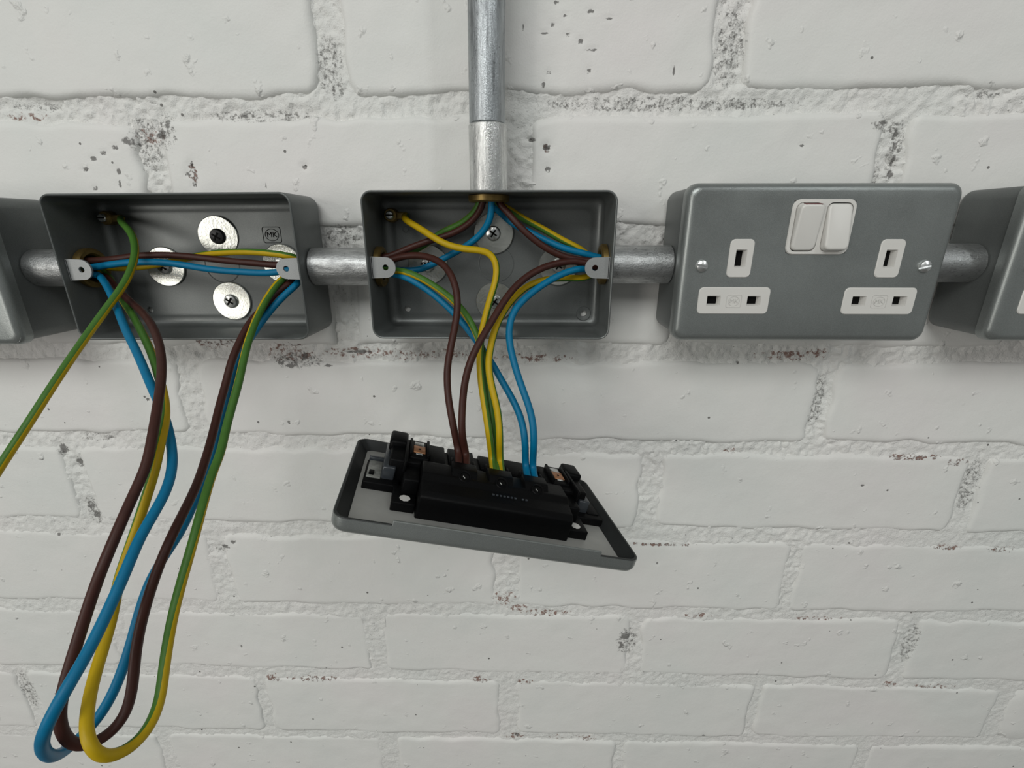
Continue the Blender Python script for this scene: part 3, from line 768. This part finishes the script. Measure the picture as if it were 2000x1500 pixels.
# moulded small print, too small to read: raised dashes
for k in range(9):
    u = -2+k*1.9+(2 if k > 6 else 0)
    blk('moulded_mark', u, u+1.2, -9.3, -8.6, -17.3, -16.3, bev=.1, mat='bluegrey', par=body)

# ------------------------------------------------------------------ wires
def spline(P, sub=10):
    P = np.array(P); P = np.vstack([2*P[0]-P[1], P, 2*P[-1]-P[-2]]); out = []
    for i in range(1, len(P)-2):
        p0, p1, p2, p3 = P[i-1:i+3]
        d = lambda a, b: max(np.linalg.norm(b-a)**0.5, 1e-5)
        t0 = 0; t1 = d(p0, p1); t2 = t1+d(p1, p2); t3 = t2+d(p2, p3)
        for t in np.linspace(t1, t2, sub, endpoint=False):
            A1 = (t1-t)/(t1-t0)*p0+(t-t0)/(t1-t0)*p1; A2 = (t2-t)/(t2-t1)*p1+(t-t1)/(t2-t1)*p2; A3 = (t3-t)/(t3-t2)*p2+(t-t2)/(t3-t2)*p3
            B1_ = (t2-t)/(t2-t0)*A1+(t-t0)/(t2-t0)*A2; B2_ = (t3-t)/(t3-t1)*A2+(t-t1)/(t3-t1)*A3
            out.append((t2-t)/(t2-t1)*B1_+(t-t1)/(t2-t1)*B2_)
    out.append(P[-2]); return np.array(out)
WR = 0.00196
def wire(name, label, col, pts, twist=0.0, face=(0.5, 90), group=None):
    P = [np.array(p[1:]) if p[0] == 'w' else at(*p) for p in pts]
    Q = spline(P, 8)
    seg = np.r_[0, np.cumsum(np.linalg.norm(np.diff(Q, axis=0), axis=1))]
    n = int(seg[-1]/0.0016)+2; s = np.linspace(0, seg[-1], n)
    Q = np.stack([np.interp(s, seg, Q[:, k]) for k in range(3)], 1)
    for _ in range(14): Q[1:-1] = Q[1:-1]*0.5+(Q[:-2]+Q[2:])*0.25
    T = np.gradient(Q, axis=0); T /= np.linalg.norm(T, axis=1)[:, None]
    N = 16; e = np.cross(T[0], [0.3, -1, 0.2]); e /= np.linalg.norm(e)
    vs = []; fr = []
    for i in range(n):
        e = e-T[i]*(e@T[i]); e /= np.linalg.norm(e); fr.append((e.copy(), np.cross(T[i], e)))
    i0 = int(face[0]*(n-1)); d = math.radians(face[1])            # where the green band lies at one place along the wire
    tc = np.array([CX, -CD, CZ])-Q[i0]; tc = tc-T[i0]*(tc@T[i0]); tc /= np.linalg.norm(tc)
    sd = np.cross(T[i0], tc)
    if (abs(T[i0]@AX[0]) < 0.9 and sd@AX[0] > 0) or (abs(T[i0]@AX[0]) >= 0.9 and sd@AX[1] < 0): sd = -sd
    gd = math.cos(d)*tc+math.sin(d)*sd
    phase = math.atan2(gd@fr[i0][1], gd@fr[i0][0])-twist*s[i0]-2*math.pi*3.5/16
    for i in range(n):
        e, f = fr[i]
        a = 2*math.pi*np.arange(N)/N+phase+twist*s[i]
        vs.append(Q[i]+WR*(np.outer(np.cos(a), e)+np.outer(np.sin(a), f)))
    org = Q[0].copy(); vs = np.concatenate(vs)-org
    fc = []; mi = []
    for i in range(n-1):
        for k in range(N):
            j = (k+1) % N; fc.append((i*N+k, i*N+j, (i+1)*N+j, (i+1)*N+k)); mi.append(1 if k < 7 else 0)
    fc += [tuple(range(N))[::-1], tuple((n-1)*N+k for k in range(N))]; mi += [0, 0]
    me = bpy.data.meshes.new(name); me.from_pydata(vs.tolist(), [], fc)
    mats = ['yellow', 'green'] if col == 'yg' else [col]
    o = fin(name, me, mats, None, True, 80); o.location = org
    if col == 'yg': me.polygons.foreach_set('material_index', mi)
    tag(o, label, 'wire', group); return o
def bush(box, side, ang):
    """two world points, inside the coupler and at the box face, for one of six places in the bore"""
    r = 0.0046; a = math.radians(ang); dy, dz = -math.sin(a)*r, math.cos(a)*r
    if side == 'T':
        x = box[0]-0.001+math.sin(a)*r; y = BUSHY-math.cos(a)*r; z = box[1]+BH/2
        return [('w', x, y, z+0.016), ('w', x, y, z+0.004), ('w', x, y, z-0.005)]
    s = -1 if side == 'L' else 1; x = box[0]+s*BW/2
    return [('w', x+s*0.014, BUSHY+dy, box[1]+dz), ('w', x+s*0.003, BUSHY+dy, box[1]+dz), ('w', x-s*0.006, BUSHY+dy, box[1]+dz)]
def rev(l): return l[::-1]
def term(k, du, dv=0.0):
    u = TERM[k][0]+du
    return [('w', *pw(u/1000, -0.0135, (14+dv)/1000)), ('w', *pw(u/1000, -0.0118, (7+dv)/1000)), ('w', *pw(u/1000, -0.0105, 0.002))]
BB = lambda s, a: bush(B2, s, a)
G2 = 'wires of the box under conduit'
wire('brown_wire', 'brown wire arching from left lug down to loose plate, leftmost of the brown pair', 'brown', BB('L', 60)+[(795, 499, -.028), (838, 502, -.034), (868, 518, -.041), (887, 550, -.048), (894, 590, -.053), (890, 630, -.058), (880, 680, -.065), (873, 725, -.070), (876, 780, -.077), (885, 830, -.083)]+term(0, -2.1), group=G2)
wire('brown_wire', 'brown wire arching from right lug down to loose plate, rightmost of the brown pair', 'brown', BB('R', 100)+[(1130, 510, -.028), (1085, 515, -.033), (1045, 530, -.039), (1010, 556, -.046), (980, 595, -.055), (958, 632, -.062), (937, 667, -.069), (920, 702, -.074), (908, 745, -.078), (903, 795, -.082), (902, 845, -.087)]+term(0, 2.1), group=G2)
wire('brown_wire', 'brown wire curving from top bush to left lug inside the box', 'brown', BB('T', -35)+[(936, 415, -.023), (915, 438, -.020), (880, 458, -.018), (840, 470, -.018), (798, 485, -.0195)]+rev(BB('L', 0)), group=G2)
wire('brown_wire', 'brown wire curving from top bush to right lug inside the box', 'brown', BB('T', 95)+[(988, 410, -.024), (1007, 434, -.026), (1037, 463, -.027), (1070, 487, -.027), (1105, 503, -.026), (1140, 509, -.026)]+rev(BB('R', 50)), group=G2)
wire('blue_wire', 'blue wire sweeping from left lug down to loose plate behind the others', 'blue', BB('L', 180)+[(790, 540, -.030), (830, 563, -.032), (870, 595, -.036), (905, 632, -.042), (932, 668, -.048), (955, 700, -.054), (978, 740, -.060), (1000, 778, -.067), (1017, 815, -.073), (1025, 855, -.080)]+term(2, -2.1), group=G2)
wire('blue_wire', 'blue wire arching from right lug down to loose plate, rightmost hanging wire', 'blue', BB('R', 170)+[(1140, 524, -.030), (1100, 534, -.035), (1060, 556, -.040), (1025, 583, -.046), (1003, 608, -.051), (994, 640, -.055), (995, 670, -.059), (1003, 705, -.064), (1015, 745, -.069), (1030, 785, -.074), (1040, 820, -.078), (1043, 860, -.082)]+term(2, 2.1), group=G2)
wire('blue_wire', 'blue wire curving from top bush down left across the washers', 'blue', BB('T', 20)+[(961, 412, -.026), (954, 437, -.024), (934, 463, -.020), (900, 487, -.0175), (860, 508, -.0165), (820, 527, -.017)]+rev(BB('L', 235)), group=G2)
wire('blue_wire', 'blue wire passing behind brown from top bush to right lug', 'blue', BB('T', 180)+[(978, 415, -.014), (1002, 438, -.014), (1034, 453, -.018), (1068, 471, -.021), (1107, 487, -.0225), (1150, 497, -.0225)]+rev(BB('R', 0)), group=G2)
wire('earth_wire', 'yellow green earth wire from the brass terminal across the box to loose plate', 'yg', [('w', B2[0]-0.0535, -0.0068, B2[1]+0.0290), (788, 427, -.015), (810, 440, -.019), (838, 458, -.0245), (870, 477, -.028), (910, 487, -.031), (942, 489, -.034), (962, 498, -.038), (971, 520, -.041), (968, 550, -.044), (957, 585, -.048), (948, 620, -.053), (940, 655, -.058), (937, 700, -.064), (939, 740, -.069), (947, 795, -.076), (955, 845, -.083)]+term(1, -2.3), 6, (0.55, -105), G2)
wire('earth_wire', 'yellow green earth wire from right lug down to loose plate beside the brown', 'yg', BB('R', 230)+[(1150, 542, -.023), (1100, 543, -.025), (1060, 547, -.030), (1030, 559, -.035), (1005, 580, -.042), (984, 607, -.049), (968, 640, -.056), (958, 678, -.063), (954, 710, -.068), (958, 745, -.072), (967, 780, -.076), (974, 815, -.080), (976, 855, -.084)]+term(1, 2.3), 5, (0.35, -115), G2)
wire('earth_wire', 'green yellow earth wire sweeping from left lug down beside the blue', 'yg', BB('L', 120)+[(790, 530, -.030), (816, 540, -.032), (843, 555, -.035), (873, 576, -.039), (900, 601, -.044), (918, 627, -.049), (932, 655, -.053), (944, 690, -.058), (951, 730, -.063), (957, 780, -.069), (963, 830, -.076)]+term(1, 0, 2.5), 4, (0.45, -35), G2)
wire('earth_wire', 'green yellow earth wire from top bush to left, behind the brown wire', 'yg', BB('T', -85)+[(926, 416, -.0195), (897, 439, -.015), (862, 454, -.012), (830, 478, -.011), (800, 494, -.0135)]+rev(BB('L', 300)), 8, (0.5, 0), G2)
wire('earth_wire', 'green yellow earth wire from top bush to right lug, uppermost', 'yg', BB('T', 140)+[(992, 407, -.017), (1020, 426, -.016), (1060, 447, -.0165), (1100, 470, -.017), (1135, 487, -.0175)]+rev(BB('R', 300)), 10, (0.5, 75), G2)

A1 = lambda s, a: bush(B1, s, a)
G1 = 'wires of the left open box'
wire('brown_wire', 'brown wire running straight across the left open box', 'brown', A1('L', 30)+[(225, 506, -.025), (265, 500, -.0245), (320, 498, -.023), (380, 502, -.022), (440, 509, -.022), (500, 514, -.022), (545, 518, -.022)]+rev(A1('R', 30)), group=G1)
wire('blue_wire', 'blue wire running straight across the left open box', 'blue', A1('L', 90)+[(220, 516, -.029), (262, 512, -.030), (310, 512, -.029), (360, 518, -.0275), (410, 526, -.027), (470, 531, -.0265), (530, 533, -.026)]+rev(A1('R', 90)), group=G1)
wire('earth_wire', 'yellow green earth wire running across the left open box above brown', 'yg', A1('L', 270)+[(225, 524, -.018), (280, 521, -.0165), (340, 510, -.0155), (400, 497, -.0175), (440, 493, -.0205), (490, 492, -.0245), (540, 496, -.0265), (575, 502, -.026)]+rev(A1('R', 330)), 6, (0.7, 105), G1)
wire('earth_wire', 'yellow green earth wire from box terminal leaving the photo at lower left', 'yg', [('w', B1[0]-0.0535, -0.0068, B1[1]+0.0285), (237, 434, -.016), (252, 449, -.022), (262, 470, -.029), (264, 495, -.0365), (255, 530, -.046), (238, 562, -.055), (210, 600, -.065), (170, 655, -.078), (115, 735, -.096), (55, 828, -.113), (-5, 920, -.126), (-60, 1010, -.137), (-110, 1100, -.146)], 3, (0.6, 70), G1)
wire('blue_wire', 'long blue wire loop hanging from the left open box', 'blue', A1('L', 150)+[(200, 545, -.034), (215, 570, -.046), (232, 610, -.062), (246, 645, -.076), (269, 692, -.089), (297, 758, -.104), (322, 815, -.114), (335, 870, -.125), (336, 918, -.135), (323, 962, -.144), (298, 1007, -.153), (274, 1048, -.160), (247, 1112, -.170), (218, 1178, -.179), (172, 1273, -.191), (120, 1362, -.202), (88, 1425, -.206), (82, 1460, -.204), (98, 1477, -.199), (129, 1466, -.190), (158, 1439, -.184), (193, 1402, -.180), (224, 1347, -.174), (251, 1273, -.166), (273, 1193, -.157), (294, 1132, -.149), (322, 1085, -.141), (352, 1040, -.132), (382, 975, -.118), (406, 915, -.105), (424, 860, -.094), (439, 800, -.083), (451, 750, -.074), (462, 715, -.067), (476, 682, -.060), (506, 635, -.049), (533, 600, -.042), (560, 572, -.036), (583, 553, -.031)]+rev(A1('R', 150)), group=G1)
wire('brown_wire', 'long brown wire loop hanging from the left open box', 'brown', A1('L', 210)+[(225, 560, -.032), (250, 585, -.046), (280, 612, -.062), (300, 642, -.077), (313, 682, -.093), (316, 725, -.105), (309, 785, -.120), (298, 850, -.132), (286, 909, -.141), (266, 955, -.148), (241, 1010, -.157), (226, 1046, -.162), (199, 1110, -.170), (175, 1178, -.176), (153, 1248, -.182), (132, 1316, -.188), (118, 1371, -.193), (115, 1408, -.195), (124, 1440, -.196), (144, 1458, -.195), (170, 1459, -.193), (202, 1444, -.189), (236, 1414, -.184), (254, 1371, -.179), (261, 1316, -.174), (267, 1261, -.169), (282, 1193, -.164), (304, 1123, -.157), (333, 1052, -.148), (357, 1004, -.138), (384, 948, -.124), (403, 892, -.110), (416, 846, -.100), (428, 796, -.090), (440, 753, -.081), (453, 703, -.072), (466, 672, -.065), (488, 630, -.054), (515, 600, -.045), (540, 570, -.037), (567, 552, -.031)]+rev(A1('R', 210)), group=G1)
wire('earth_wire', 'long yellow green earth wire loop hanging from the left open box', 'yg', A1('L', 330)[:2]+[('w', B1[0]-BW/2+0.012, -0.021, B1[1]-0.006), (222, 562, -.032), (240, 587, -.043), (258, 613, -.055), (275, 645, -.069), (297, 692, -.083), (310, 735, -.095), (322, 786, -.111), (322, 825, -.121), (312, 870, -.130), (302, 920, -.137), (286, 970, -.143), (269, 1024, -.149), (247, 1088, -.157), (230, 1141, -.164), (219, 1205, -.172), (202, 1264, -.180), (184, 1322, -.188), (172, 1377, -.196), (167, 1430, -.203), (178, 1466, -.206), (199, 1481, -.205), (224, 1477, -.202), (261, 1459, -.197), (294, 1418, -.190), (312, 1371, -.183), (319, 1316, -.177), (328, 1255, -.170), (340, 1193, -.164), (356, 1132, -.156), (378, 1055, -.146), (398, 980, -.134), (417, 918, -.120), (430, 888, -.113), (441, 839, -.103), (455, 787, -.093), (467, 744, -.085), (478, 692, -.075), (485, 666, -.069), (494, 640, -.062), (503, 618, -.055), (517, 590, -.047), (531, 568, -.041), (548, 547, -.034)]+rev(A1('R', 270)), 13, (0.47, 165), G1)
